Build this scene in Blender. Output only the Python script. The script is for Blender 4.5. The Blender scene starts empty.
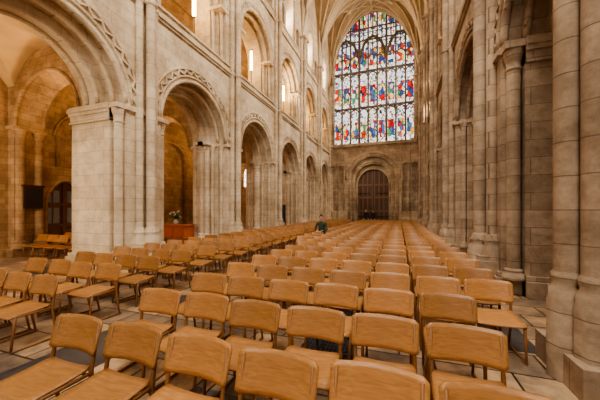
import bpy, bmesh, math, random
from mathutils import Vector, Matrix
random.seed(7)
S=bpy.context.scene
PI=math.pi
# ---------------------------------------------------------------- layout
XL,XR=-7.4,2.0
XC=(XL+XR)/2
BAY=4.95
Y0=6.6
PIERS=[Y0+BAY*i for i in range(-3,6)]     # -8.25 .. 31.35
PIERS_R=[-8.25,-2.2,3.6,7.5,12.45,17.3,22.1,26.8,31.35]
YW=31.1
TH=1.9
AO=6.1      # aisle outer wall depth from nave face
Z1=8.0
Z2=13.6
# ---------------------------------------------------------------- materials
def mat(name):
    m=bpy.data.materials.new(name); m.use_nodes=True
    nt=m.node_tree; b=nt.nodes['Principled BSDF']
    return m,nt,b
def N(nt,t,**k):
    n=nt.nodes.new(t)
    for a,v in k.items(): setattr(n,a,v)
    return n
def stone(name,c1,c2,mort,bw=.75,bh=.34,rough=.85,stain=.35):
    m,nt,b=mat(name); L=nt.links.new
    tc=N(nt,'ShaderNodeTexCoord'); sp=N(nt,'ShaderNodeSeparateXYZ'); L(tc.outputs['Object'],sp.inputs[0])
    ad=N(nt,'ShaderNodeMath',operation='ADD'); L(sp.outputs[0],ad.inputs[0]); L(sp.outputs[1],ad.inputs[1])
    cb=N(nt,'ShaderNodeCombineXYZ'); L(ad.outputs[0],cb.inputs[0]); L(sp.outputs[2],cb.inputs[1])
    br=N(nt,'ShaderNodeTexBrick'); L(cb.outputs[0],br.inputs['Vector'])
    br.inputs['Scale'].default_value=1; br.inputs['Brick Width'].default_value=bw; br.inputs['Row Height'].default_value=bh
    br.inputs['Mortar Size'].default_value=.008; br.inputs['Mortar Smooth'].default_value=.5
    br.inputs['Color1'].default_value=(*c1,1); br.inputs['Color2'].default_value=(*c2,1); br.inputs['Mortar'].default_value=(*mort,1)
    def layer(src,scale,p0,p1,col,det=9):
        no=N(nt,'ShaderNodeTexNoise'); no.inputs['Scale'].default_value=scale; no.inputs['Detail'].default_value=det; no.inputs['Roughness'].default_value=.7
        L(tc.outputs['Object'],no.inputs['Vector'])
        rp=N(nt,'ShaderNodeValToRGB'); rp.color_ramp.elements[0].position=p0; rp.color_ramp.elements[1].position=p1
        rp.color_ramp.elements[0].color=(*col,1); rp.color_ramp.elements[1].color=(1,1,1,1)
        L(no.outputs[0],rp.inputs[0])
        mx=N(nt,'ShaderNodeMix',data_type='RGBA',blend_type='MULTIPLY'); mx.inputs[0].default_value=1
        L(src,mx.inputs[6]); L(rp.outputs[0],mx.inputs[7]); return mx.outputs[2]
    k=1-stain
    o=layer(br.outputs['Color'],.6,.36,.58,(k,k*.90,k*.80))
    o=layer(o,3.2,.34,.56,(1-stain*.5,(1-stain*.5)*.95,(1-stain*.5)*.88),6)
    L(o,b.inputs['Base Color'])
    n2=N(nt,'ShaderNodeTexNoise'); n2.inputs['Scale'].default_value=9; n2.inputs['Detail'].default_value=6
    L(tc.outputs['Object'],n2.inputs['Vector'])
    bp=N(nt,'ShaderNodeBump'); bp.inputs['Strength'].default_value=.5; bp.inputs['Distance'].default_value=.03
    L(n2.outputs[0],bp.inputs['Height']); L(bp.outputs[0],b.inputs['Normal'])
    b.inputs['Roughness'].default_value=rough
    return m
def plain(name,c,rough=.6,metal=0,noise=0,nscale=8):
    m,nt,b=mat(name); b.inputs['Roughness'].default_value=rough; b.inputs['Metallic'].default_value=metal
    tc=N(nt,'ShaderNodeTexCoord'); no=N(nt,'ShaderNodeTexNoise'); no.inputs['Scale'].default_value=nscale
    nt.links.new(tc.outputs['Object'],no.inputs['Vector'])
    rp=N(nt,'ShaderNodeValToRGB'); k=1-max(noise,.08)
    rp.color_ramp.elements[0].position=.3; rp.color_ramp.elements[1].position=.7
    rp.color_ramp.elements[0].color=(c[0]*k,c[1]*k,c[2]*k,1); rp.color_ramp.elements[1].color=(*c,1)
    nt.links.new(no.outputs[0],rp.inputs[0]); nt.links.new(rp.outputs[0],b.inputs['Base Color'])
    return m
def emis(name,c,s):
    m,nt,b=mat(name); b.inputs['Base Color'].default_value=(*c,1); b.inputs['Emission Color'].default_value=(*c,1); b.inputs['Emission Strength'].default_value=s
    return m
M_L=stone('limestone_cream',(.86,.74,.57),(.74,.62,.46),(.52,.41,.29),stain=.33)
M_R=stone('limestone_shaded',(.60,.47,.35),(.45,.345,.25),(.26,.19,.13),stain=.48)  # right arcade: its weaker light is mixed into the darker stone colours
M_A=stone('aisle_rubble',(.62,.43,.26),(.44,.30,.18),(.28,.19,.11),.45,.24,stain=.45)
M_W=stone('west_limestone',(.70,.56,.40),(.54,.42,.30),(.31,.23,.15),stain=.46)
M_V=plain('vault_plaster',(.78,.55,.30),.9,noise=.3,nscale=1)
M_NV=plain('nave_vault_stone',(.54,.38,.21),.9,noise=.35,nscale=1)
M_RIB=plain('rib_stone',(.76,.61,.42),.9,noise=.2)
def wood(name,c1,c2,rough=.35,sc=(9,9,1.5)):
    m,nt,b=mat(name); L=nt.links.new
    tc=N(nt,'ShaderNodeTexCoord'); mp=N(nt,'ShaderNodeMapping'); mp.inputs['Scale'].default_value=sc
    L(tc.outputs['Object'],mp.inputs[0])
    no=N(nt,'ShaderNodeTexNoise'); no.inputs['Scale'].default_value=6; no.inputs['Detail'].default_value=5; no.inputs['Distortion'].default_value=.6
    L(mp.outputs[0],no.inputs['Vector'])
    oi=N(nt,'ShaderNodeObjectInfo')
    rp=N(nt,'ShaderNodeValToRGB'); rp.color_ramp.elements[0].position=.3; rp.color_ramp.elements[1].position=.7
    rp.color_ramp.elements[0].color=(*c1,1); rp.color_ramp.elements[1].color=(*c2,1)
    L(no.outputs[0],rp.inputs[0])
    hs=N(nt,'ShaderNodeHueSaturation'); mr=N(nt,'ShaderNodeMapRange'); mr.inputs[3].default_value=.80; mr.inputs[4].default_value=1.15
    L(oi.outputs['Random'],mr.inputs[0]); L(mr.outputs[0],hs.inputs['Value']); L(rp.outputs[0],hs.inputs['Color'])
    L(hs.outputs[0],b.inputs['Base Color'])
    b.inputs['Roughness'].default_value=rough
    return m
M_CH=wood('oak_plywood',(.38,.178,.062),(.54,.272,.102),.38,sc=(1.2,9,9))
M_CF=wood('oak_frame',(.24,.11,.04),(.34,.16,.06),.45,sc=(9,9,1.5))
M_DOOR=wood('old_oak_door',(.055,.024,.012),(.10,.045,.02),.5)
M_DOORL=wood('oak_door_rails',(.13,.06,.028),(.22,.11,.05),.5)
M_TAB=wood('mahogany',(.42,.10,.035),(.58,.16,.05),.35)
M_IRON=plain('black_iron',(.02,.02,.022),.5,.6)
M_BLK=plain('black_slate',(.03,.028,.028),.35)
# floor
def floor_mat(name,c1,c2,mo_,bw,bh):
    m,nt,b=mat(name); L=nt.links.new
    tc=N(nt,'ShaderNodeTexCoord')
    br=N(nt,'ShaderNodeTexBrick'); L(tc.outputs['Object'],br.inputs['Vector']); br.inputs['Scale'].default_value=1
    br.inputs['Brick Width'].default_value=bw; br.inputs['Row Height'].default_value=bh; br.inputs['Mortar Size'].default_value=.012
    br.inputs['Color1'].default_value=(*c1,1); br.inputs['Color2'].default_value=(*c2,1); br.inputs['Mortar'].default_value=(*mo_,1)
    no=N(nt,'ShaderNodeTexNoise'); no.inputs['Scale'].default_value=2.4; no.inputs['Detail'].default_value=10; no.inputs['Roughness'].default_value=.72
    L(tc.outputs['Object'],no.inputs['Vector'])
    rp=N(nt,'ShaderNodeValToRGB'); rp.color_ramp.elements[0].position=.38; rp.color_ramp.elements[1].position=.62
    rp.color_ramp.elements[0].color=(.48,.46,.46,1); rp.color_ramp.elements[1].color=(1.15,1.02,.86,1)
    L(no.outputs[0],rp.inputs[0])
    mx=N(nt,'ShaderNodeMix',data_type='RGBA',blend_type='MULTIPLY'); mx.inputs[0].default_value=1
    L(br.outputs['Color'],mx.inputs[6]); L(rp.outputs[0],mx.inputs[7]); L(mx.outputs[2],b.inputs['Base Color'])
    mr=N(nt,'ShaderNodeMapRange'); mr.inputs[3].default_value=.22; mr.inputs[4].default_value=.6
    L(no.outputs[0],mr.inputs[0]); L(mr.outputs[0],b.inputs['Roughness'])
    return m
M_FL=floor_mat('stone_paving',(.70,.53,.36),(.27,.22,.18),(.06,.045,.03),.74,.50)
M_LG=floor_mat('ledger_stone',(.10,.10,.11),(.07,.07,.08),(.05,.05,.05),9,9)
LW=.955
WX0=XC-4.3; WSILL=9.0; WSP=17.6
def glass_mat():
    m,nt,b=mat('stained_glass'); L=nt.links.new
    def mth(op,a,b_=None,c=None):
        n=N(nt,'ShaderNodeMath',operation=op)
        for i,v in enumerate((a,b_,c)):
            if v is None: continue
            if isinstance(v,(int,float)): n.inputs[i].default_value=v
            else: L(v,n.inputs[i])
        return n.outputs[0]
    tc=N(nt,'ShaderNodeTexCoord'); sp=N(nt,'ShaderNodeSeparateXYZ'); L(tc.outputs['Object'],sp.inputs[0])
    x=sp.outputs[0]; z=sp.outputs[2]
    px=mth('FRACT',mth('DIVIDE',mth('SUBTRACT',x,WX0),LW))
    cx=mth('ABSOLUTE',mth('SUBTRACT',px,.5))
    pz=mth('FRACT',mth('DIVIDE',mth('SUBTRACT',z,WSILL),3.95))
    def ramp(cols,src):
        r=N(nt,'ShaderNodeValToRGB'); r.color_ramp.interpolation='CONSTANT'; e=r.color_ramp.elements
        e[0].position=0; e[0].color=(*cols[0][1],1); e[1].position=cols[1][0]; e[1].color=(*cols[1][1],1)
        for p,c in cols[2:]:
            q=e.new(p); q.color=(*c,1)
        L(src,r.inputs[0]); return r.outputs[0]
    def mapped(s):
        mp=N(nt,'ShaderNodeMapping'); mp.inputs['Scale'].default_value=s; L(tc.outputs['Object'],mp.inputs[0]); return mp.outputs[0]
    va=mapped((3.4,1,1.9)); vb=mapped((7.5,1,5.2))
    vo=N(nt,'ShaderNodeTexVoronoi'); vo.inputs['Scale'].default_value=1; L(va,vo.inputs['Vector'])
    s2=N(nt,'ShaderNodeSeparateColor'); L(vo.outputs['Color'],s2.inputs[0])
    fig=ramp([(0,(.02,.05,.16)),(.14,(.50,.012,.01)),(.36,(.66,.46,.24)),(.48,(.06,.10,.26)),(.56,(.60,.27,.03)),(.68,(.28,.008,.012)),(.76,(.03,.20,.07)),(.86,(.75,.68,.56))],s2.outputs[0])
    v2=N(nt,'ShaderNodeTexVoronoi'); v2.inputs['Scale'].default_value=1; L(vb,v2.inputs['Vector'])
    s3=N(nt,'ShaderNodeSeparateColor'); L(v2.outputs['Color'],s3.inputs[0])
    can=ramp([(0,(.90,.86,.80)),(.40,(.52,.56,.62)),(.54,(.75,.60,.34)),(.68,(.08,.10,.24)),(.76,(.85,.83,.78)),(.87,(.34,.03,.03)),(.93,(.06,.18,.10))],s3.outputs[0])
    f=mth('MULTIPLY',mth('MULTIPLY',mth('LESS_THAN',cx,.34),mth('LESS_THAN',pz,.62)),mth('GREATER_THAN',pz,.14))
    mx=N(nt,'ShaderNodeMix',data_type='RGBA'); L(f,mx.inputs[0]); L(can,mx.inputs[6]); L(fig,mx.inputs[7])
    v3=N(nt,'ShaderNodeTexVoronoi',feature='DISTANCE_TO_EDGE'); v3.inputs['Scale'].default_value=1; L(va,v3.inputs['Vector'])
    ld=mth('GREATER_THAN',v3.outputs['Distance'],.04)
    m2=N(nt,'ShaderNodeMix',data_type='RGBA',blend_type='MULTIPLY'); m2.inputs[0].default_value=1
    L(mx.outputs[2],m2.inputs[6])
    cc=N(nt,'ShaderNodeCombineXYZ')
    for i in range(3): L(ld,cc.inputs[i])
    L(cc.outputs[0],m2.inputs[7])
    b.inputs['Base Color'].default_value=(.02,.02,.02,1); b.inputs['Roughness'].default_value=.2
    L(m2.outputs[2],b.inputs['Emission Color']); b.inputs['Emission Strength'].default_value=1.9
    return m
M_GL=glass_mat()
M_PG=emis('daylit_leaded_glass',(1.0,.95,.85),3.0)
# ---------------------------------------------------------------- builder
class B:
    def __init__(s): s.v=[];s.f=[];s.sm=[];s.mi=[];s.m=0
    def add(s,vs,fs,smooth=False):
        o=len(s.v); s.v+= [tuple(p) for p in vs]
        for f in fs: s.f.append(tuple(i+o for i in f)); s.sm.append(smooth); s.mi.append(s.m)
    def quad(s,a,b,c,d,smooth=False): s.add([a,b,c,d],[(0,1,2,3)],smooth)
    def box(s,x0,x1,y0,y1,z0,z1):
        vs=[(x,y,z) for z in (z0,z1) for y in (y0,y1) for x in (x0,x1)]
        s.add(vs,[(0,1,3,2),(4,6,7,5),(0,4,5,1),(2,3,7,6),(0,2,6,4),(1,5,7,3)])
    def lathe(s,cx,cy,prof,n=14,z=0):
        vs=[]
        for r,h in prof:
            for i in range(n):
                a=2*PI*i/n; vs.append((cx+r*math.cos(a),cy+r*math.sin(a),z+h))
        fs=[]
        for j in range(len(prof)-1):
            for i in range(n):
                k=(i+1)%n; fs.append((j*n+i,j*n+k,(j+1)*n+k,(j+1)*n+i))
        s.add(vs,fs,True)
        s.add(vs[:n],[tuple(range(n-1,-1,-1))]); s.add(vs[-n:],[tuple(range(n))])
    def tube(s,pts,r,n=6,smooth=True,closed=False,up=None):
        pts=[Vector(p) for p in pts]; vs=[]
        for i,p in enumerate(pts):
            t=(pts[min(i+1,len(pts)-1)]-pts[max(i-1,0)]).normalized()
            u=Vector(up) if up else Vector((0,0,1))
            if abs(t.dot(u))>.97: u=Vector((1,0,0))
            a=t.cross(u).normalized(); b=a.cross(t)
            rr=r[i] if isinstance(r,(list,tuple)) else r
            for k in range(n):
                g=2*PI*(k+.5)/n; vs.append(p+a*math.cos(g)*rr+b*math.sin(g)*rr)
        fs=[]
        for j in range(len(pts)-1):
            for i in range(n):
                k=(i+1)%n; fs.append((j*n+i,j*n+k,(j+1)*n+k,(j+1)*n+i))
        fs.append(tuple(range(n-1,-1,-1))); fs.append(tuple(range((len(pts)-1)*n,len(pts)*n)))
        s.add(vs,fs,smooth)
    def obj(s,name,mats,parent=None):
        me=bpy.data.meshes.new(name); me.from_pydata(s.v,[],s.f)
        if not isinstance(mats,(list,tuple)): mats=[mats]
        for m in mats: me.materials.append(m)
        me.polygons.foreach_set('use_smooth',s.sm); me.polygons.foreach_set('material_index',s.mi)
        bm=bmesh.new(); bm.from_mesh(me); bmesh.ops.recalc_face_normals(bm,faces=bm.faces); bm.to_mesh(me); bm.free()
        o=bpy.data.objects.new(name,me); S.collection.objects.link(o)
        if parent: o.parent=parent
        return o
def semi(u): return math.sqrt(max(0,1-u*u))
def pointed(u): return max(0,1-abs(u)**2.0)**.62
def panel(b,M,a0,a1,z0,z1,ac,r,zs,d0,d1,zbot=None,h=None,shape=semi,back=False,n=20):
    """wall slab with arched opening; M(a,d,z)->xyz"""
    if h is None: h=r
    if zbot is None: zbot=z0
    us=[-math.cos(PI*i/n) for i in range(n+1)]
    A=[(ac+r*u, zs+h*shape(u)) for u in us]
    for d in ([d0,d1] if back else [d0]):
        if zbot>z0: b.quad(M(a0,d,z0),M(a1,d,z0),M(a1,d,zbot),M(a0,d,zbot))
        if ac-r>a0+1e-4:
            b.quad(M(a0,d,zbot),M(ac-r,d,zbot),M(ac-r,d,zs),M(a0,d,zs)) if zs>zbot else None
            b.quad(M(a0,d,zs),M(ac-r,d,zs),M(ac-r,d,z1),M(a0,d,z1))
        if ac+r<a1-1e-4:
            b.quad(M(a1,d,zbot),M(ac+r,d,zbot),M(ac+r,d,zs),M(a1,d,zs)) if zs>zbot else None
            b.quad(M(a1,d,zs),M(ac+r,d,zs),M(ac+r,d,z1),M(a1,d,z1))
        for i in range(n):
            b.quad(M(A[i][0],d,A[i][1]),M(A[i+1][0],d,A[i+1][1]),M(A[i+1][0],d,z1),M(A[i][0],d,z1))
    for i in range(n):
        b.quad(M(A[i][0],d0,A[i][1]),M(A[i+1][0],d0,A[i+1][1]),M(A[i+1][0],d1,A[i+1][1]),M(A[i][0],d1,A[i][1]),True)
    if zs>zbot:
        for a in (ac-r,ac+r): b.quad(M(a,d0,zbot),M(a,d1,zbot),M(a,d1,zs),M(a,d0,zs))
    if zbot>z0: b.quad(M(ac-r,d0,zbot),M(ac+r,d0,zbot),M(ac+r,d1,zbot),M(ac-r,d1,zbot))
def arc(b,M,ac,r,zs,d,tr,h=None,shape=semi,n=22,sides=8,zlow=None):
    h=r if h is None else h
    pts=[M(ac-r*math.cos(PI*i/n),d,zs+h*shape(-math.cos(PI*i/n))) for i in range(n+1)]
    if zlow is not None: pts=[M(ac-r,d,zlow)]+pts+[M(ac+r,d,zlow)]
    b.tube(pts,tr,sides,True,up=(M(0,1,0)[0]-M(0,0,0)[0],M(0,1,0)[1]-M(0,0,0)[1],0))
def zig(b,M,ac,r1,r2,zs,d,tr,n=44):
    pts=[]
    for i in range(n+1):
        a=PI*i/n; r=r1 if i%2 else r2
        pts.append(M(ac-r*math.cos(a),d,zs+r*math.sin(a)))
    b.tube(pts,tr,4,False,up=(M(0,1,0)[0]-M(0,0,0)[0],M(0,1,0)[1]-M(0,0,0)[1],0))
def mbox(b,M,a0,a1,d0,d1,z0,z1):
    p=M(a0,d0,z0); q=M(a1,d1,z1)
    b.box(min(p[0],q[0]),max(p[0],q[0]),min(p[1],q[1]),max(p[1],q[1]),z0,z1)
def capital(b,x,y,r,zt,h=.28):
    b.lathe(x,y,[(r*1.0,-h),(r*1.2,-h+.02),(r*1.2,-h+.05),(r*1.02,-h+.07),(r*1.12,-h*.55),(r*1.45,-h*.25),(r*1.5,0)],12,zt)
def base(b,x,y,r,z0=0,k=1.0):
    b.lathe(x,y,[(r*1.75,0),(r*1.75,.12*k),(r*1.6,.15*k),(r*1.6,.2*k),(r*1.25,.24*k),(r*1.4,.28*k),(r*1.4,.31*k),(r,.36*k)],14,z0)
# ---------------------------------------------------------------- arcades
STEP=((0,.35,.575),(.35,.7,.725),(.7,1.2,.925),(1.2,1.55,.725),(1.55,1.9,.575))
FLAT=((0,.32,.62),(.32,1.9,.90))
def side(tag,xf,s,MAT,ys,ZS):
    M=lambda a,d,z:(xf+s*d,a,z)
    # piers
    for k,yp in enumerate(ys):
        if yp>YW-.1: yp=YW-.02
        near=(s>0 and k==2); flat=(k==3)
        b=B()
        prof=FLAT if flat else STEP
        for d0,d1,h in prof:
            F=lambda e:(d0-e if d0==0 else d0, d1+e if d1==1.9 else d1)
            mbox(b,M,yp-h,yp+h,d0,d1,0,ZS-.15)
            mbox(b,M,yp-h-.09,yp+h+.09,*F(.09),ZS-.17,ZS-.05)
            mbox(b,M,yp-h-.05,yp+h+.05,*F(.05),ZS-.05,ZS)
            if flat and h>.7:
                mbox(b,M,yp-h-.06,yp+h+.06,*F(.06),ZS-.27,ZS-.17); mbox(b,M,yp-h-.03,yp+h+.03,*F(.03),ZS-.42,ZS-.27); mbox(b,M,yp-h-.05,yp+h+.05,*F(.05),ZS-.5,ZS-.44)
            mbox(b,M,yp-h-.12,yp+h+.12,*F(.12),0,.32)
            mbox(b,M,yp-h-.07,yp+h+.07,*F(.07),.32,.42)
        for sg in (-1,1):
            lst=((.74,.17,.12),) if flat else ((.67,.25,.085),(.82,.6,.085),(.82,1.3,.085),(.67,1.65,.085))
            for hh,d,r in lst:
                x,y,_=M(yp+sg*hh,d,0)
                b.lathe(x,y,[(r,.42),(r,ZS-.4)],14); capital(b,x,y,r,ZS-.15,.42 if flat else .28); base(b,x,y,r,.32,.6)
                if flat: mbox(b,M,yp+sg*hh-.19,yp+sg*hh+.19,d-.19,d+.19,ZS-.16,ZS-.02)
            if flat: continue
            r=.21
            for d in ((.95,) if k%2 else (.83,1.07)):
                rr=r if k%2 else .13
                x,y,_=M(yp+sg*.93,d,0)
                b.lathe(x,y,[(rr,.4),(rr,ZS-.4)],16); capital(b,x,y,rr,ZS-.15,.34); base(b,x,y,rr,.3,1)
                mbox(b,M,yp+sg*.93-.3,yp+sg*.93+.3,d-.26,d+.26,ZS-.15,ZS)
        # nave vaulting shafts, floor to vault
        ex=.14 if near else 0
        if near: mbox(b,M,yp-.38,yp+.38,-ex,0,0,Z2)
        shafts=((0,-.24-ex,.115),(-.21,-.12-ex,.11),(.21,-.12-ex,.11)) if near else ((0,-.24,.135),(-.27,-.08,.105),(.27,-.08,.105))
        q_=.82 if near else 1
        for da,d,r in shafts:
            x,y,_=M(yp+da,d,0)
            b.lathe(x,y,[(r,1.0),(r,15.0)],18); capital(b,x,y,r,15.35,.4)
            b.lathe(x,y,[(r*1.9*q_,0),(r*1.9*q_,.78),(r*1.75*q_,.82),(r*1.75*q_,.9),(r*1.35*q_,.95),(r*1.55*q_,1.0),(r*1.55*q_,1.05),(r*1.2*q_,1.09),(r*1.3*q_,1.13),(r,1.18)],8 if near else 14)
            for zz in (Z1-.1,Z2):
                b.lathe(x,y,[(r,0),(r*1.35,.04),(r*1.35,.1),(r,.14)],14,zz)
        if not near:
            mbox(b,M,yp-.5,yp+.5,-.42-ex,0,0,.6); mbox(b,M,yp-.45,yp+.45,-.36-ex,0,.6,.7)
        else:
            mbox(b,M,yp-.46,yp+.46,-.34-ex,0,0,.3); mbox(b,M,yp-.42,yp+.42,-.1-ex,0,.3,.95)
        mbox(b,M,yp-.45,yp+.45,-.45-ex,0,15.35,15.5)
        b.obj('stone_pier',MAT)
    # wall above
    b=B()
    for i in range(len(ys)-1):
        y0,y1=ys[i],min(ys[i+1],YW); yc=(ys[i]+ys[i+1])/2
        hb=(ys[i+1]-ys[i])/2; q=hb-BAY/2   # radius adjustment for unequal bays
        if abs(q)<.01: q=0
        hm=Z1-ZS-.3
        for d0,d1,r,bk in ((0,.35,1.9,0),(.35,.7,1.75,0),(.7,1.2,1.55,0),(1.2,1.55,1.75,0),(1.55,1.9,1.9,1)):
            panel(b,M,y0,y1,ZS,Z1,yc,r+q,ZS,d0,d1,h=min(r+q,hm),back=bool(bk))
            if d0>=1.2: panel(b,M,y0,y1,ZS,Z1,yc,r+q,ZS,d1,d1,h=min(r+q,hm))
        for r,d,t in ((1.84,.04,.075),(1.72,.38,.07),(1.53,.74,.06),(1.53,1.16,.06),(2.0,-.02,.045),(2.26,-.02,.04)):
            arc(b,M,yc,r+q,ZS,d,t,h=min(r+q,hm))
        if q<=0: zig(b,M,yc,2.06+q,2.2+q,ZS,-.04,.045,36)
        q=min(q,0); k_=hb/2.475 if hb<2.475 else 1
        for d0,d1,r,bk in ((0,.3,1.85,0),(.3,.6,1.66,0),(.6,1.5,1.46,1)):
            panel(b,M,y0,y1,Z1,Z2,yc,r+q,10.75,d0,d1,zbot=8.35,back=bool(bk))
        arc(b,M,yc,1.79+q,10.75,.03,.07); arc(b,M,yc,1.62+q,10.75,.33,.06); arc(b,M,yc,1.96+q,10.75,-.02,.04); zig(b,M,yc,2.0+q,2.12+q,10.75,-.02,.03)
        for sg in (-1,1):
            for rr,d in ((1.77+q,.2),(1.58+q,.5)):
                x,y,_=M(yc+sg*rr,d,0)
                b.lathe(x,y,[(.075,8.4),(.075,10.4)],10); capital(b,x,y,.075,10.62,.24); base(b,x,y,.075,8.35,.5)
            a0,a1=sorted((yc+sg*(1.4+q),yc+sg*(2.0+q))); mbox(b,M,a0,a1,-.05,.62,10.62,10.75)
        # clerestory
        zt=23.2
        panel(b,M,yc-1.05*k_,yc+1.05*k_,Z2,zt,yc,.88*k_,16.9,0,1.1,zbot=14.2)
        arc(b,M,yc,.95*k_,16.9,-.01,.05); arc(b,M,yc,.84*k_,16.9,.12,.06,zlow=14.2)
        for sg in (-1,1):
            c=yc+sg*1.5*k_
            panel(b,M,c-.45*k_,c+.45*k_,Z2,zt,c,.34*k_,15.3,0,1.1,zbot=14.2)
            arc(b,M,c,.38*k_,15.3,-.01,.04)
            x,y,_=M(yc+sg*1.03*k_,.1,0); b.lathe(x,y,[(.08,14.2),(.08,16.6)],10); capital(b,x,y,.08,16.85,.25)
            a0,a1=sorted((c+sg*.45*k_,y1 if sg>0 else y0)); b.quad(M(a0,0,Z2),M(a1,0,Z2),M(a1,0,zt),M(a0,0,zt))
            a0,a1=yc+sg*.8*k_,yc+sg*1.95*k_; b.quad(M(a0,1.1,Z2),M(a1,1.1,Z2),M(a1,1.1,zt),M(a0,1.1,zt))
        panel(b,M,yc-.8*k_,yc+.8*k_,Z2,zt,yc,.7*k_,17.0,1.1,1.5,zbot=14.6)
        mbox(b,M,yc-2.1*k_,yc+2.1*k_,0,1.5,Z2,Z2+.08)
    ya,yb=ys[0],YW
    for zz,h,p in ((Z1-.12,.08,.07),(Z1-.04,.1,.13),(8.3,.08,.07),(Z2-.05,.1,.12),(Z2+.05,.06,.07),(14.15,.07,.06)):
        mbox(b,M,ya,yb,-p,0,zz,zz+h)
    b.obj('wall_'+tag,MAT)
    # clerestory windows
    for i in range(len(ys)-1):
        yc=(ys[i]+ys[i+1])/2
        k_=min(1,(ys[i+1]-ys[i])/BAY)
        b=B(); m_=18; d=1.42
        pts=[M(yc-.7*k_,d,14.6),M(yc+.7*k_,d,14.6)]+[M(yc+.7*k_*math.cos(PI*j/m_),d,17.0+.7*k_*math.sin(PI*j/m_)) for j in range(m_+1)]
        b.add(pts,[tuple(range(len(pts)))])
        b.m=1
        mbox(b,M,yc-.04,yc+.04,d-.1,d-.01,14.6,17.4)
        for zz in (15.5,16.4,17.1): mbox(b,M,yc-.68*k_,yc+.68*k_,d-.05,d-.01,zz,zz+.04)
        b.obj('window_clerestory',[M_PG,M_IRON])
    # aisle
    b=B(); WIN=[]
    for i in range(len(ys)-1):
        y0,y1=ys[i],min(ys[i+1],YW); yc=(ys[i]+ys[i+1])/2
        panel(b,M,y0,y1,0,8.0,yc,1.35,4.6,AO,AO+.3)
        arc(b,M,yc,1.35,4.6,AO+.02,.09,zlow=.3); arc(b,M,yc,1.5,4.6,AO-.01,.05)
        blind=(s<0 and i in (2,3,4)) 
        if blind: b.quad(M(yc-1.8,AO+.3,0),M(yc+1.8,AO+.3,0),M(yc+1.8,AO+.3,6.6),M(yc-1.8,AO+.3,6.6))
        else:
            panel(b,M,yc-1.8,yc+1.8,0,6.6,yc,.8,5.0,AO+.3,AO+.7,zbot=3.9); WIN.append(yc)
        b.quad(M(y0,AO,8),M(y1,AO,8),M(y1,AO,13),M(y0,AO,13))
    mbox(b,M,ya,yb,AO-.12,AO,0,.35)
    b.quad(M(ya,1.5,Z2-.2),M(yb,1.5,Z2-.2),M(yb,AO,12.6),M(ya,AO,12.6))   # lean-to gallery roof
    b.quad(M(ya,TH,7.95),M(yb,TH,7.95),M(yb,AO,7.95),M(ya,AO,7.95))
    b.quad(M(YW,TH,0),M(YW,AO,0),M(YW,AO,13),M(YW,TH,13))
    b.quad(M(ya,TH,0),M(ya,AO,0),M(ya,AO,13),M(ya,TH,13))
    for yp in ys:
        if yp>YW: continue
        T=lambda a,d,z:(xf+s*a,yp-.45+d,z)
        panel(b,T,TH,AO,ZS,7.9,(TH+AO)/2,1.72,ZS,0,.9,back=True)
        arc(b,T,(TH+AO)/2,1.74,ZS,.02,.07); arc(b,T,(TH+AO)/2,1.74,ZS,.88,.07)
        mbox(b,M,yp-.45,yp+.45,AO-.38,AO,0,ZS-.1)
        mbox(b,M,yp-.52,yp+.52,AO-.46,AO,ZS-.12,ZS)
        mbox(b,M,yp-.55,yp+.55,AO-.5,AO,0,.3)
        for da in (-.28,.28):
            x,y,_=M(yp+da,AO-.4,0); b.lathe(x,y,[(.15,.3),(.15,ZS-.4)],12); capital(b,x,y,.15,ZS-.12,.3); base(b,x,y,.15,.3,.8)
    b.obj('wall_aisle_'+tag,M_A)
    for yc in WIN:
        b=B(); d=AO+.62; m_=16
        pts=[M(yc-.8,d,3.9),M(yc+.8,d,3.9)]+[M(yc+.8*math.cos(PI*j/m_),d,5.0+.8*math.sin(PI*j/m_)) for j in range(m_+1)]
        b.add(pts,[tuple(range(len(pts)))]); b.m=1
        for a in (-.27,.27): mbox(b,M,yc+a-.03,yc+a+.03,d-.08,d-.01,3.9,5.7)
        for zz in (4.4,5.0): mbox(b,M,yc-.78,yc+.78,d-.06,d-.01,zz,zz+.04)
        b.obj('window_aisle',[M_PG,M_IRON])
    # aisle groin vault
    b=B(); n=14; w=AO-TH
    for i in range(len(ys)-1):
        y0,y1=ys[i],min(ys[i+1],YW)
        def zf(u,v): return ZS+2.55*max(semi(u),semi(v))
        g=[[M(y0+(y1-y0)*q/n,TH+w*p/n,zf(2*p/n-1,2*q/n-1)) for q in range(n+1)] for p in range(n+1)]
        for p in range(n):
            for q in range(n): b.quad(g[p][q],g[p+1][q],g[p+1][q+1],g[p][q+1])
    b.obj('ceiling_aisle_'+tag,M_V)
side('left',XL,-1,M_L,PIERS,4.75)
side('right',XR,1,M_R,PIERS_R,5.05)
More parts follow.
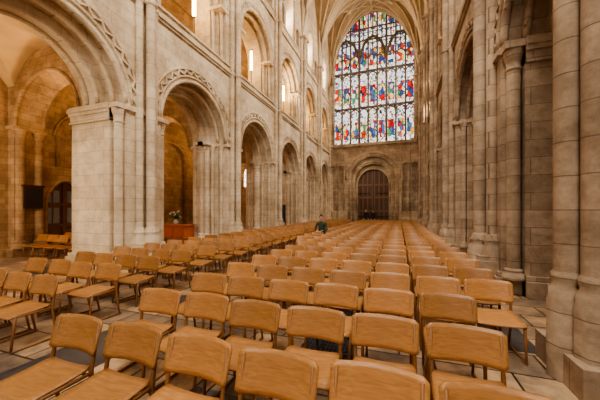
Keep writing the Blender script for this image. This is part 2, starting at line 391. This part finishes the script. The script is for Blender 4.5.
# ---------------------------------------------------------------- nave vault
b=B(); n=20; hw=(XR-XL)/2
def zv(u,v): return 15.5+max(7.4*pointed(u),6.6*pointed(v))
for i in range(len(PIERS)-1):
    l0,l1=PIERS[i],min(PIERS[i+1],YW); r0,r1=PIERS_R[i],min(PIERS_R[i+1],YW)
    def yy(u,v):
        a=l0+(l1-l0)*(v+1)/2; c_=r0+(r1-r0)*(v+1)/2; return a+(c_-a)*(u+1)/2
    g=[[(XC+hw*(2*p/n-1),yy(2*p/n-1,2*q/n-1),zv(2*p/n-1,2*q/n-1)) for q in range(n+1)] for p in range(n+1)]
    b.m=0
    for p in range(n):
        for q in range(n): b.quad(g[p][q],g[p+1][q],g[p+1][q+1],g[p][q+1],True)
    b.m=1
    def rib(u0,v0,u1,v1,r=.07):
        pts=[]
        for k in range(13):
            t=k/12; u=u0+(u1-u0)*t; v=v0+(v1-v0)*t
            pts.append((XC+hw*u,yy(u,v),zv(u,v)-.05))
        b.tube(pts,r,5)
    for su in (-1,1):
        for sv in (-1,1):
            for (u,v) in ((0,0),(0,.5),(.45,0),(.75,0),(0,.78)): rib(su*.99,sv*.99,su*u,sv*v,.085)
            rib(0,sv*.5,su*.45,0,.05)
        rib(su,0,0,0,.06)
    rib(0,-1,0,1,.08); rib(-.995,-1,0,-1,.1); rib(.995,-1,0,-1,.1)
    for u,v in ((0,0),(0,.5),(0,-.5),(.45,0),(-.45,0)):
        z=zv(u,v); b.lathe(XC+hw*u,yy(u,v),[(.03,-.28),(.16,-.24),(.2,-.14),(.12,-.02)],10,z)
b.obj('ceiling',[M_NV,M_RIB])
# ---------------------------------------------------------------- floor
b=B(); b.m=0; b.box(XL-AO-.8,XR+AO+.8,PIERS[0]-1,YW+.8,-.2,0)
b.m=1
for (x,y,w_,l_) in ((-3.5,2.1,.8,1.7),(-3.6,4.6,.85,1.8),(-3.5,7.4,.8,1.8),(1.2,4.9,.8,1.7),(-3.5,10.6,.8,1.7),(-5.2,1.2,.8,1.7),(-1.5,2.0,.7,.45),(-3.4,14,.8,1.8),(-9.5,4.6,.9,1.8),(3.3,5.6,.9,.9)):
    b.box(x-w_/2,x+w_/2,y-l_/2,y+l_/2,-.05,.003)
b.obj('floor',[M_FL,M_LG])
# floor heating grate
b=B(); b.m=0; gx0,gx1,gy0,gy1=-1.15,-.5,2.75,5.2
b.box(gx0,gx1,gy0,gy1,.001,.006); b.m=1
for i in range(14):
    x=gx0+.02+(gx1-gx0-.05)*i/13; b.box(x,x+.014,gy0,gy1,.006,.014)
for i in range(30):
    y=gy0+(gy1-gy0-.01)*i/29; b.box(gx0,gx1,y,y+.012,.008,.016)
b.obj('floor_grate',[M_BLK,plain('grate_steel',(.10,.12,.17),.4,.7)])
# ---------------------------------------------------------------- west wall
b=B()
MW=lambda a,d,z:(a,YW+d,z)
panel(b,MW,XL-TH,XR+TH,WSILL-.1,24,XC,4.3,WSP,0,.7,zbot=WSILL,h=5.6,shape=pointed,n=40)
arc(b,MW,XC,4.35,WSP,-.02,.12,h=5.65,shape=pointed,n=40,zlow=WSILL); arc(b,MW,XC,4.24,WSP,.2,.09,h=5.55,shape=pointed,n=40,zlow=WSILL)
DR=1.75; DSP=4.5
panel(b,MW,XL-TH,XR+TH,0,WSILL-.1,XC,2.55,5.1,0,.4)
panel(b,MW,XC-3,XC+3,0,WSILL-.1,XC,2.15,4.8,.4,.9)
panel(b,MW,XC-3,XC+3,0,WSILL-.1,XC,DR,DSP,.9,1.4)
for r,d,zs in ((2.55,.0,5.1),(2.4,.05,5.1),(2.15,.42,4.8),(2.0,.45,4.8),(1.75,.92,DSP)): arc(b,MW,XC,r,zs,d,.09,zlow=.1,n=26)
arc(b,MW,XC,2.8,5.1,-.04,.08)
b.box(XL,XR,YW-.2,YW,WSILL-.35,WSILL-.22); b.box(XL,XR,YW-.12,YW,WSILL-.22,WSILL-.1)
for sg in (-1,1):
    for k in range(2):
        c=XC+sg*(3.35+k*.9)
        panel(b,MW,c-.42,c+.42,.5,8.3,c,.31,6.3,-.28,0,zbot=1.6)
        for e in (-.42,.42): b.quad((c+e,YW-.28,.5),(c+e,YW,.5),(c+e,YW,8.3),(c+e,YW-.28,8.3))
        b.quad((c-.42,YW-.28,8.3),(c+.42,YW-.28,8.3),(c+.42,YW,8.3),(c-.42,YW,8.3))
        arc(b,MW,c,.33,6.3,-.29,.06,zlow=1.6,n=12); b.box(c-.31,c+.31,YW-.2,YW,4.1,4.2)
b.obj('wall_west',M_W)
# tracery
b=B(); TY=YW+.35
def zt_(x): return WSP+5.6*pointed((x-XC)/4.3)
def tbar(x0,z0,x1,z1,w=.07,dp=.12):
    b.tube([(x0,TY,z0),(x1,TY,z1)],w,4,False,up=(0,1,0))
for i in range(1,9):
    x=WX0+LW*i; tbar(x,WSILL,x,zt_(x),.16 if i in(3,6) else .12)
for z in (12.95,16.9): tbar(WX0,z,WX0+9*LW-.02,z,.13)
def tarc(x0,x1,z,h,r=.05,shape=pointed):
    n_=12; xc=(x0+x1)/2; w=(x1-x0)/2; pts=[]
    for i in range(n_+1):
        u=-math.cos(PI*i/n_); xx=xc+w*u; zz=z+h*shape(u); pts.append((xx,TY,min(zz,zt_(xx))))
    b.tube(pts,r,5,False,up=(0,1,0))
for z in (12.3,16.25,18.2):
    for i in range(9):
        x=WX0+LW*i
        if z>17 and zt_(x+.1)<z+.5: continue
        tarc(x+.02,x+LW-.02,z,.5,.07)
for g in range(3): tarc(WX0+LW*3*g,WX0+LW*3*(g+1),17.9,2.7,.14)
for i in range(9):
    x=WX0+LW*(i+.5)
    if zt_(x)>19: tbar(x,18.7,x,zt_(x),.07)
for z in (20.3,21.6):
    xs=[WX0+.05*k for k in range(int(9*LW/.05)) if zt_(WX0+.05*k)>z]
    tbar(xs[0],z,xs[-1],z,.08)
for i in range(18):
    x=WX0+LW*.5*i
    for z in (19.7,20.9):
        if zt_(x)>z+.3 and zt_(x+LW*.5)>z+.3: tarc(x,x+LW*.5,z,.3,.05)
b.obj('window_tracery_west',plain('tracery_stone',(.16,.12,.09),.9,noise=.3))
b=B(); m_=48
pts=[(XC-4.4,YW+.45,WSILL-.05),(XC+4.4,YW+.45,WSILL-.05)]+[(XC+4.4*math.cos(PI*j/m_),YW+.45,WSP+5.7*pointed(math.cos(PI*j/m_))) for j in range(m_+1)]
b.add(pts,[tuple(range(len(pts)))]); b.obj('window_west',M_GL)
# west door
b=B(); dy=YW+1.2
for sg in (-1,1):
    n_=14; P=[(XC,dy,0.02),(XC+sg*DR,dy,0.02)]+[(XC+sg*DR*math.cos(PI/2*j/n_),dy,DSP+DR*math.sin(PI/2*j/n_)) for j in range(n_+1)]
    b.m=0; b.add(P,[tuple(range(len(P)))])
    b.m=2
    for k in range(4):
        x=XC+sg*(.06+k*.5); top=DSP+DR*semi(min(1,(abs(x-XC)+.08)/DR)); b.box(min(x,x+sg*.13),max(x,x+sg*.13),dy-.07,dy,.02,top)
    for z in (.02,1.5,3.0,4.4): 
        b.box(min(XC+sg*.06,XC+sg*(DR-.03)),max(XC+sg*.06,XC+sg*(DR-.03)),dy-.09,dy,z,z+.2)
    b.m=1
    for z in (.9,3.5): b.box(min(XC+sg*.4,XC+sg*DR),max(XC+sg*.4,XC+sg*DR),dy-.11,dy-.08,z,z+.09)
    b.lathe(XC+sg*.16,dy-.1,[(.05,0),(.06,.05),(.05,.1)],10,1.3)
b.obj('door_west',[M_DOOR,M_IRON,M_DOORL])
# ---------------------------------------------------------------- aisle door, monument, tablet
xo=XL-AO
def left_door():
    b=B(); yc=7.85
    M=lambda a,d,z:(xo+.36-d,a,z)
    panel(b,M,yc-.85,yc+1.05,0,3.45,yc,.72,1.95,0,.36,h=.95,shape=pointed)
    for e in (-.85,1.05): b.quad(M(yc+e,0,0),M(yc+e,.36,0),M(yc+e,.36,3.45),M(yc+e,0,3.45))
    b.quad(M(yc-.85,0,3.45),M(yc+1.05,0,3.45),M(yc+1.05,.36,3.45),M(yc-.85,.36,3.45))
    arc(b,M,yc,.74,1.95,-.02,.06,h=.97,shape=pointed,zlow=.02)
    b.m=1; m_=20
    P=[M(yc-.72,.22,.01),M(yc+.72,.22,.01)]+[M(yc+.72*math.cos(PI*j/m_),.22,1.95+.95*pointed(math.cos(PI*j/m_))) for j in range(m_+1)]
    b.add(P,[tuple(range(len(P)))])
    mbox(b,M,yc-.05,yc+.05,.14,.22,.02,2.85)
    for sg in (-1,1):
        a0,a1=sorted((yc+sg*.05,yc+sg*.7))
        for z in (.02,1.0,1.85): mbox(b,M,a0,a1,.15,.22,z,z+.12)
    b.m=2
    for sg in (-1,1):
        for k in range(2):
            a=yc+sg*(.14+k*.28); a0,a1=sorted((a,a+sg*.22))
            for z0,z1 in ((1.15,1.8),(2.0,2.5-.15*k)): mbox(b,M,a0,a1,.2,.215,z0,z1)
    b.obj('door_aisle',[M_A,M_DOORL,plain('bluegrey_glass',(.34,.40,.46),.15)])
left_door()
b=B(); M=lambda a,d,z:(xo-.28+d,a,z)
yc=9.0
mbox(b,M,yc-.5,yc+.5,0,.14,4.35,4.5); mbox(b,M,yc-.38,yc+.38,0,.08,4.5,6.0)
b.lathe(xo-.14,yc-.42,[(.06,4.5),(.05,5.9)],10); b.lathe(xo-.14,yc+.42,[(.06,4.5),(.05,5.9)],10)
mbox(b,M,yc-.55,yc+.55,0,.22,5.9,6.03)
b.add([M(yc-.55,.02,6.03),M(yc+.55,.02,6.03),M(yc,.02,6.45),M(yc-.55,.2,6.03),M(yc+.55,.2,6.03),M(yc,.2,6.45)],[(0,1,2),(3,5,4),(0,2,5,3),(1,4,5,2)])
mbox(b,M,yc-.3,yc+.3,0,.12,4.1,4.35)
b.m=1; mbox(b,M,yc-.28,yc+.28,.07,.1,4.65,5.75)
b.obj('wall_monument',[plain('monument_marble',(.16,.12,.09),.4,noise=.4),M_BLK])
b=B(); M=lambda a,d,z:(xo+.57+d,a,z); yc=6.6
mbox(b,M,yc-.30,yc+.30,0,.06,1.75,2.55); b.m=1; mbox(b,M,yc-.25,yc+.25,.05,.07,1.81,2.49)
b.m=0; mbox(b,M,yc-.34,yc+.34,0,.09,2.55,2.62)
b.obj('memorial_tablet',[M_DOOR,M_BLK])
# ---------------------------------------------------------------- chair
def chair_mesh():
    b=B()
    nx,ny=8,8; top=[];th=.016
    def sp(u,v):
        hwid=.24-.02*(v>.9)
        x=u*hwid; y=-.01+v*.215
        z=.445+.012*u*u-.018*(1-v*v)*(1-u*u*.5)-.02*max(0,-v-.55)**2*6+.012*v
        return x,y,z
    for lay in (0,1):
        for j in range(ny+1):
            for i in range(nx+1):
                x,y,z=sp(2*i/nx-1,2*j/ny-1); top.append((x,y,z-lay*th))
    def shell(nx,ny):
        K=(nx+1)*(ny+1); fs=[]
        for j in range(ny):
            for i in range(nx):
                a=j*(nx+1)+i; fs.append((a,a+1,a+nx+2,a+nx+1)); fs.append((K+a,K+a+nx+1,K+a+nx+2,K+a+1))
        for i in range(nx):
            a=i; fs.append((a,K+a,K+a+1,a+1)); a=ny*(nx+1)+i; fs.append((a,a+1,K+a+1,K+a))
        for j in range(ny):
            a=j*(nx+1); fs.append((a,a+nx+1,K+a+nx+1,K+a)); a+=nx; fs.append((a,K+a,K+a+nx+1,a+nx+1))
        return fs
    b.add(top,shell(nx,ny),True)
    nx,nz=18,8; vs=[]
    zb,zt=.545,.80
    for lay in (0,1):
        for j in range(nz+1):
            t=j/nz
            for i in range(nx+1):
                u=2*i/nx-1
                e=max(0,abs(u)-.90)/.10
                zz0=zb+.018*e*e; zz1=zt-.022*e**2.4-.004*u*u
                z=zz0+(zz1-zz0)*t
                hwid=.272-.008*(1-t)
                x=u*hwid; y=.215+.13*(z-.5)/.33*.75-.05*u*u+.012
                vs.append((x,y+lay*.014,z))
    b.add(vs,shell(nx,nz),True)
    b.m=1
    for sx in (-1,1):
        x=sx*.235
        b.tube([(x,.265,.77),(x,.225,.55),(x,.2,.42),(x,.23,.2),(x,.265,.02)],[.012,.015,.018,.016,.013],6)
        b.tube([(x,.285,.016),(x,-.225,.016)],.014,6)
        b.tube([(x,-.215,.02),(x,-.19,.25),(x,-.175,.43)],[.014,.016,.018],6)
        b.tube([(x,-.19,.415),(x,.21,.415)],.016,6)
    b.tube([(-.235,-.17,.41),(.235,-.17,.41)],.012,6); b.tube([(-.235,.18,.41),(.235,.18,.41)],.012,6)
    o=b.obj('wooden_chair',[M_CH,M_CF]); me=o.data
    bm=bmesh.new(); bm.from_mesh(me); bmesh.ops.remove_doubles(bm,verts=bm.verts,dist=1e-5); bm.to_mesh(me); bm.free()
    bpy.data.objects.remove(o); return me
CH=chair_mesh()
def chair(x,y,rot=0,z=0):
    o=bpy.data.objects.new('wooden_chair',CH); S.collection.objects.link(o)
    o.location=(x+random.uniform(-.012,.012),y+random.uniform(-.03,.03),z); o.rotation_euler=(0,0,rot+random.uniform(-.03,.03)); return o
COLS=[-2.52+.6*k for k in range(6)]
LCOL=[-4.55-.6*k for k in range(4)]
for i in range(31):
    y=1.36+.85*i
    cols=list(COLS)
    if i>=3: cols.append(COLS[-1]+.6)
    if i>=9: cols.insert(0,COLS[0]-.6)
    for x in cols: chair(x,y)
    if i>=1:
        for x in LCOL: chair(x,y)
for k in range(5):
    for j in range(2): chair(-10.0-.62*k,6.4+.9*j,random.uniform(-.1,.1))
# ---------------------------------------------------------------- table, flowers, display board
b=B(); tx,ty=-9.6,10.1
b.box(tx-.9,tx+.9,ty-.38,ty+.38,1.0,1.05); b.box(tx-.84,tx+.84,ty-.32,ty+.32,.45,1.0)
for k in range(3): b.box(tx-.78+k*.54,tx-.30+k*.54,ty-.345,ty-.32,.52,.94)
for sx in(-1,1):
    for sy in(-1,1): b.lathe(tx+sx*.76,ty+sy*.26,[(.035,0),(.05,.04),(.03,.1),(.05,.2),(.03,.32),(.05,.38),(.05,.46)],10)
b.obj('wooden_sideboard',M_TAB)
b=B(); b.lathe(tx+.1,ty,[(.06,1.051),(.1,1.1),(.11,1.2),(.06,1.27),(.08,1.3)],14)
b.m=1
for k in range(40):
    a=random.uniform(0,2*PI); e=random.uniform(.2,1.4); r=random.uniform(.2,.4)
    p0=Vector((tx+.1,ty,1.28)); p1=p0+Vector((math.cos(a)*math.cos(e),math.sin(a)*math.cos(e),math.sin(e)))*r
    b.m=1; b.tube([p0,(p0+p1)/2+Vector((0,0,.04)),p1],[.006,.02,.004],4)
    if k%3==0: b.m=2; b.lathe(p1.x,p1.y,[(.01,-.03),(.04,0),(.03,.03),(.005,.04)],8,p1.z)
b.obj('flower_vase',[plain('vase_ceramic',(.5,.48,.42),.3),plain('leaf_green',(.06,.14,.04),.6),plain('petal_cream',(.8,.7,.5),.6)])
b=B(); ex,ey=-8.0,18.4
b.box(ex-.4,ex+.4,ey-.02,ey+.02,.85,2.0); b.m=1; b.box(ex-.43,ex-.39,ey-.03,ey+.03,0,2.05); b.box(ex+.39,ex+.43,ey-.03,ey+.03,0,2.05); b.box(ex-.43,ex+.43,ey-.03,ey+.03,2.0,2.05)
b.box(ex-.45,ex-.37,ey-.25,ey+.25,0,.04); b.box(ex+.37,ex+.45,ey-.25,ey+.25,0,.04)
b.obj('display_board',[plain('board_blue',(.05,.07,.12),.6),M_IRON])
# ---------------------------------------------------------------- people
SK=plain('skin',(.74,.47,.35),.5); 
def person(loc,rotz,joints,links,radii,matof,hairc,cols,sc=1.0,headturn=0):
    root=bpy.data.objects.new('person',None); S.collection.objects.link(root); root.empty_display_size=.2
    names=list(joints); me=bpy.data.meshes.new('body')
    me.from_pydata([joints[n] for n in names],[(names.index(a),names.index(c)) for a,c in links],[])
    o=bpy.data.objects.new('body_tmp',me); S.collection.objects.link(o)
    o.modifiers.new('s','SKIN'); sv=me.skin_vertices[0].data
    for i,n in enumerate(names): 
        r=radii[n]; sv[i].radius=(r if isinstance(r,tuple) else (r,r)); sv[i].use_root=(n=='pelvis')
    md=o.modifiers.new('u','SUBSURF'); md.levels=2; md.render_levels=2
    dg=bpy.context.evaluated_depsgraph_get(); m2=bpy.data.meshes.new_from_object(o.evaluated_get(dg))
    bpy.data.objects.remove(o)
    for c in cols: m2.materials.append(c)
    J={n:Vector(joints[n]) for n in names}
    for p in m2.polygons:
        p.use_smooth=True
        best=1e9;bl=None
        for a,c in links:
            A,C=J[a],J[c]; d=C-A; t=max(0,min(1,(p.center-A).dot(d)/max(d.dot(d),1e-9))); q=(A+d*t-p.center).length
            if q<best: best=q; bl=(a,c)
        p.material_index=matof(bl)
    body=bpy.data.objects.new('body',m2); S.collection.objects.link(body); body.parent=root
    H=J['head']; b=B(); n1,n2=16,14
    vs=[]
    for j in range(n2+1):
        ph=PI*j/n2
        for i in range(n1):
            th=2*PI*i/n1
            x=.075*math.sin(ph)*math.cos(th); y=.095*math.sin(ph)*math.sin(th); z=.118*math.cos(ph)
            if z<-.02: k=1-.28*((-z-.02)/.1); x*=k; y=y*k-.006
            if y<0 and abs(x)<.02 and -.03<z<.02: y-=.014
            if y<0 and .02<abs(x)<.05 and 0<z<.03: y+=.006
            vs.append((x,y,z))
    fs=[(j*n1+i,j*n1+(i+1)%n1,(j+1)*n1+(i+1)%n1,(j+1)*n1+i) for j in range(n2) for i in range(n1)]
    b.add(vs,fs,True)
    b.add([(0,-.122,-.022),(-.015,-.09,-.028),(.015,-.09,-.028),(0,-.09,.02)],[(0,1,3),(0,3,2),(0,2,1)],True)
    for sx in (-1,1):
        b.lathe(sx*.077,.008,[(.004,-.03),(.014,-.015),(.017,.012),(.006,.03)],8)
        b.m=2; b.lathe(sx*.028,-.086,[(.003,-.007),(.009,0),(.003,.007)],8,.012); b.m=0
    b.m=3; b.tube([(-.024,-.082,-.052),(0,-.09,-.054),(.024,-.082,-.052)],.005,5)
    b.m=1; vs=[]
    for j in range(9):
        ph=PI*.62*j/8
        for i in range(n1):
            th=2*PI*i/n1; front=max(0,-math.sin(th))
            pp=ph*(1-.48*front)
            vs.append((.088*math.sin(pp)*math.cos(th),.012+.106*math.sin(pp)*math.sin(th),.008+.128*math.cos(pp)))
    b.add(vs,[(j*n1+i,j*n1+(i+1)%n1,(j+1)*n1+(i+1)%n1,(j+1)*n1+i) for j in range(8) for i in range(n1)],True)
    h=b.obj('head',[SK,plain('hair',hairc,.7),M_BLK,plain('lips',(.45,.16,.13),.5)],root)
    h.location=H+Vector((0,-.01,.05)); h.rotation_euler=(0.1,0,headturn)
    for sd in ('L','R'):
        if 'wrist'+sd not in J: continue
        w=J['wrist'+sd]; d=(w-J['elbow'+sd]).normalized()
        side_=d.cross(Vector((0,0,1)))
        if side_.length<.3: side_=Vector((0,1,0))
        side_.normalize(); nrm=side_.cross(d).normalized()
        b=B(); ring=[]
        for p,wd,tk in ((w-d*.02,.024,.019),(w+d*.03,.036,.016),(w+d*.085,.04,.013)):
            for k in range(10): g=2*PI*k/10; ring.append(p+side_*wd*math.cos(g)+nrm*tk*math.sin(g))
        b.add(ring,[(j*10+k,j*10+(k+1)%10,(j+1)*10+(k+1)%10,(j+1)*10+k) for j in range(2) for k in range(10)]+[tuple(range(10)),tuple(range(20,30))],True)
        for f,L_ in enumerate((.068,.078,.072,.055)):
            o_=w+d*.08+side_*(.03-.02*f)
            b.tube([o_,o_+d*L_*.45-nrm*.006,o_+d*L_*.75-nrm*.02,o_+d*L_*.9-nrm*.036],[.0095,.009,.008,.006],6)
        o_=w+d*.025+side_*.028
        b.tube([o_,o_+d*.03+side_*.024-nrm*.008,o_+d*.055+side_*.03-nrm*.018],[.012,.010,.008],6)
        b.obj('hand_'+sd,SK,root)
    root.location=loc; root.rotation_euler=(0,0,rotz); root.scale=(sc,)*3
    return root
def seated():
    return dict(pelvis=(0,.06,.55),waist=(0,.07,.76),chest=(0,.05,1.00),neck=(0,.03,1.18),head=(0,.01,1.27),
     hipL=(.10,.03,.54),kneeL=(.13,-.38,.54),ankleL=(.13,-.38,.09),toeL=(.14,-.53,.035),
     hipR=(-.10,.03,.54),kneeR=(-.13,-.38,.54),ankleR=(-.13,-.34,.09),toeR=(-.14,-.49,.035),
     shL=(.18,.05,1.09),elbowL=(.24,-.05,.83),wristL=(.10,-.26,.80),shR=(-.18,.05,1.09),elbowR=(-.24,-.05,.83),wristR=(-.10,-.26,.80))
def standing():
    return dict(pelvis=(0,0,.95),waist=(0,.0,1.12),chest=(0,.01,1.32),neck=(0,0,1.48),head=(0,-.01,1.57),
     hipL=(.09,0,.90),kneeL=(.10,-.02,.50),ankleL=(.11,.02,.09),toeL=(.13,-.14,.035),
     hipR=(-.09,0,.90),kneeR=(-.11,-.03,.50),ankleR=(-.12,.0,.09),toeR=(-.14,-.16,.035),
     shL=(.19,.01,1.40),elbowL=(.24,.03,1.12),wristL=(.22,-.08,.87),shR=(-.19,.01,1.40),elbowR=(-.24,.03,1.12),wristR=(-.22,-.07,.87))
LK=[('pelvis','waist'),('waist','chest'),('chest','neck'),('neck','head')]
for s_ in 'LR': LK+=[('pelvis','hip'+s_),('hip'+s_,'knee'+s_),('knee'+s_,'ankle'+s_),('ankle'+s_,'toe'+s_),('chest','sh'+s_),('sh'+s_,'elbow'+s_),('elbow'+s_,'wrist'+s_)]
RD=dict(pelvis=(.15,.11),waist=(.13,.10),chest=(.145,.11),neck=(.055,.055),head=(.05,.05))
for s_ in 'LR': RD.update({'hip'+s_:.09,'knee'+s_:.062,'ankle'+s_:.042,'toe'+s_:.035,'sh'+s_:.065,'elbow'+s_:.046,'wrist'+s_:.028})
def mo(bl):
    a,c=bl
    if c[:4]=='head': return 2
    if c[:3]=='toe': return 3
    if c[:4] in('knee','ankl') or c[:3]=='hip': return 1
    return 0
SHOE=plain('shoe_leather',(.03,.02,.02),.4)
px,py=COLS[0]-.6,1.36+.85*12
person((px,py,0),0,seated(),LK,RD,mo,(.05,.035,.025),[plain('coat_green',(.05,.075,.055),.8),plain('trousers_dark',(.03,.03,.04),.8),SK,SHOE],1.04,headturn=.25)
person((-3.05,28.0,0),.2,standing(),LK,RD,mo,(.35,.3,.27),[plain('jacket_black',(.015,.015,.02),.8),plain('trousers_grey',(.05,.05,.06),.8),SK,SHOE],headturn=-.2)
person((-2.35,28.1,0),-.5,standing(),LK,RD,mo,(.07,.04,.02),[plain('coat_navy',(.02,.022,.04),.8),plain('jeans_navy',(.03,.04,.08),.8),SK,SHOE],.98,headturn=.2)
# ---------------------------------------------------------------- gallery lamps (visible floodlight fittings)
M_LAMP=emis('lamp_glow',(1.0,.62,.22),18)
for tagx,sg,PP in ((XL,-1,PIERS),(XR,1,PIERS_R)):
    for i in range(3,8):
        yc=(PP[i]+PP[i+1])/2; x=tagx+sg*.9
        b=B(); b.m=1; b.lathe(x,yc+.8,[(.12,0),(.12,.04),(.02,.06),(.02,1.6),(.07,1.62)],10,8.36)
        b.m=0; b.lathe(x,yc+.8,[(.05,0),(.08,.08),(.08,1.1),(.05,1.2)],10,9.98); b.m=1; b.lathe(x,yc+.8,[(.08,0),(.08,.05),(.02,.1)],10,11.18)
        b.obj('gallery_lamp',[M_LAMP,M_IRON])
# ---------------------------------------------------------------- lights
def area(name,loc,rot,sx,sy,p,c):
    l=bpy.data.lights.new(name,'AREA'); l.shape='RECTANGLE'; l.size=sx; l.size_y=sy; l.energy=p; l.color=c
    o=bpy.data.objects.new(name,l); S.collection.objects.link(o); o.location=loc; o.rotation_euler=rot; return o
def spot(name,loc,tgt,p,ang,c):
    l=bpy.data.lights.new(name,'SPOT'); l.energy=p; l.spot_size=math.radians(ang); l.spot_blend=.8; l.shadow_soft_size=.15; l.color=c
    o=bpy.data.objects.new(name,l); S.collection.objects.link(o); o.location=loc
    o.rotation_euler=(Vector(tgt)-Vector(loc)).to_track_quat('-Z','Y').to_euler(); return o
DAY=(1.0,.91,.78); WARM=(1.0,.64,.30)
area('nave_fill_light',(XC+2.2,-7.5,12),(math.radians(66),0,math.radians(12)),5,6,1300,DAY)  # added fill, out of view behind the camera, emulating light from the crossing
area('nave_fill_light',(XC+2.6,3.0,15.2),(0,math.radians(-14),0),3,7,1200,DAY)  # added overhead fill above the frame, no fitting hangs there
for i in range(3,8):
    yc=(PIERS_R[i]+PIERS_R[i+1])/2; yl=(PIERS[i]+PIERS[i+1])/2
    area('clerestory_daylight',(XR+1.3,yc,15.9),(0,math.radians(58),0),2.0,1.3,820,DAY)
    area('clerestory_daylight',(XL-1.3,yl,15.9),(0,-math.radians(62),0),2.0,1.3,190,DAY)
for i in range(2,8):
    yc=PIERS[i]+BAY/2; yr=(PIERS_R[i]+PIERS_R[i+1])/2
    area('gallery_uplight',(XL-2.4,yc,8.6),(PI,0,0),.5,.5,120,WARM)
    area('gallery_uplight',(XR+2.4,yr,8.6),(PI,0,0),.5,.5,50,WARM)
    area('aisle_uplight',(XL-2.3,PIERS[i],5.0),(PI,-.5,0),.5,.3,150,WARM)
    if i>4: area('aisle_window_daylight',(XL-AO-.1,yc,4.9),(0,-math.radians(70),0),1.5,1.5,70,(1,.8,.58))
    area('aisle_window_daylight',(XR+AO+.1,yr,4.9),(0,math.radians(70),0),1.5,1.5,55,(1,.8,.58))
area('aisle_fill_light',(XL-3.9,.4,3.2),(math.radians(88),0,math.radians(14)),2.4,2.4,230,(1,.78,.52))  # unseen added fill that brightens the left aisle
for sx,xx in ((-1,XL-.8),(1,XR+.8)):
    spot('west_door_fill',(xx,PIERS[6]+1.2 if sx<0 else (PIERS_R[5]+PIERS_R[6])/2,9.6),(XC-.3*sx,YW,3.8),1700,38,(1,.80,.56))  # added spots tucked into the gallery to brighten the west door and wall
    spot('vault_floodlight',(xx,(PIERS[5]+PIERS[6])/2 if sx<0 else (PIERS_R[5]+PIERS_R[6])/2,9.4),(XC,27,21),700,75,(1,.75,.45))
w=bpy.data.worlds.new('world'); S.world=w; w.use_nodes=True
w.node_tree.nodes['Background'].inputs[0].default_value=(1,.91,.79,1); w.node_tree.nodes['Background'].inputs[1].default_value=.17
S.view_settings.look='AgX - Medium High Contrast'
# ---------------------------------------------------------------- camera
c=bpy.data.cameras.new('cam'); co=bpy.data.objects.new('camera',c); S.collection.objects.link(co)
c.sensor_width=36; c.lens=36*281/600; c.shift_y=10/600; c.clip_start=.05; c.clip_end=200
co.location=(0,0,1.7); co.rotation_euler=(PI/2,0,math.atan(99/281)); S.camera=co
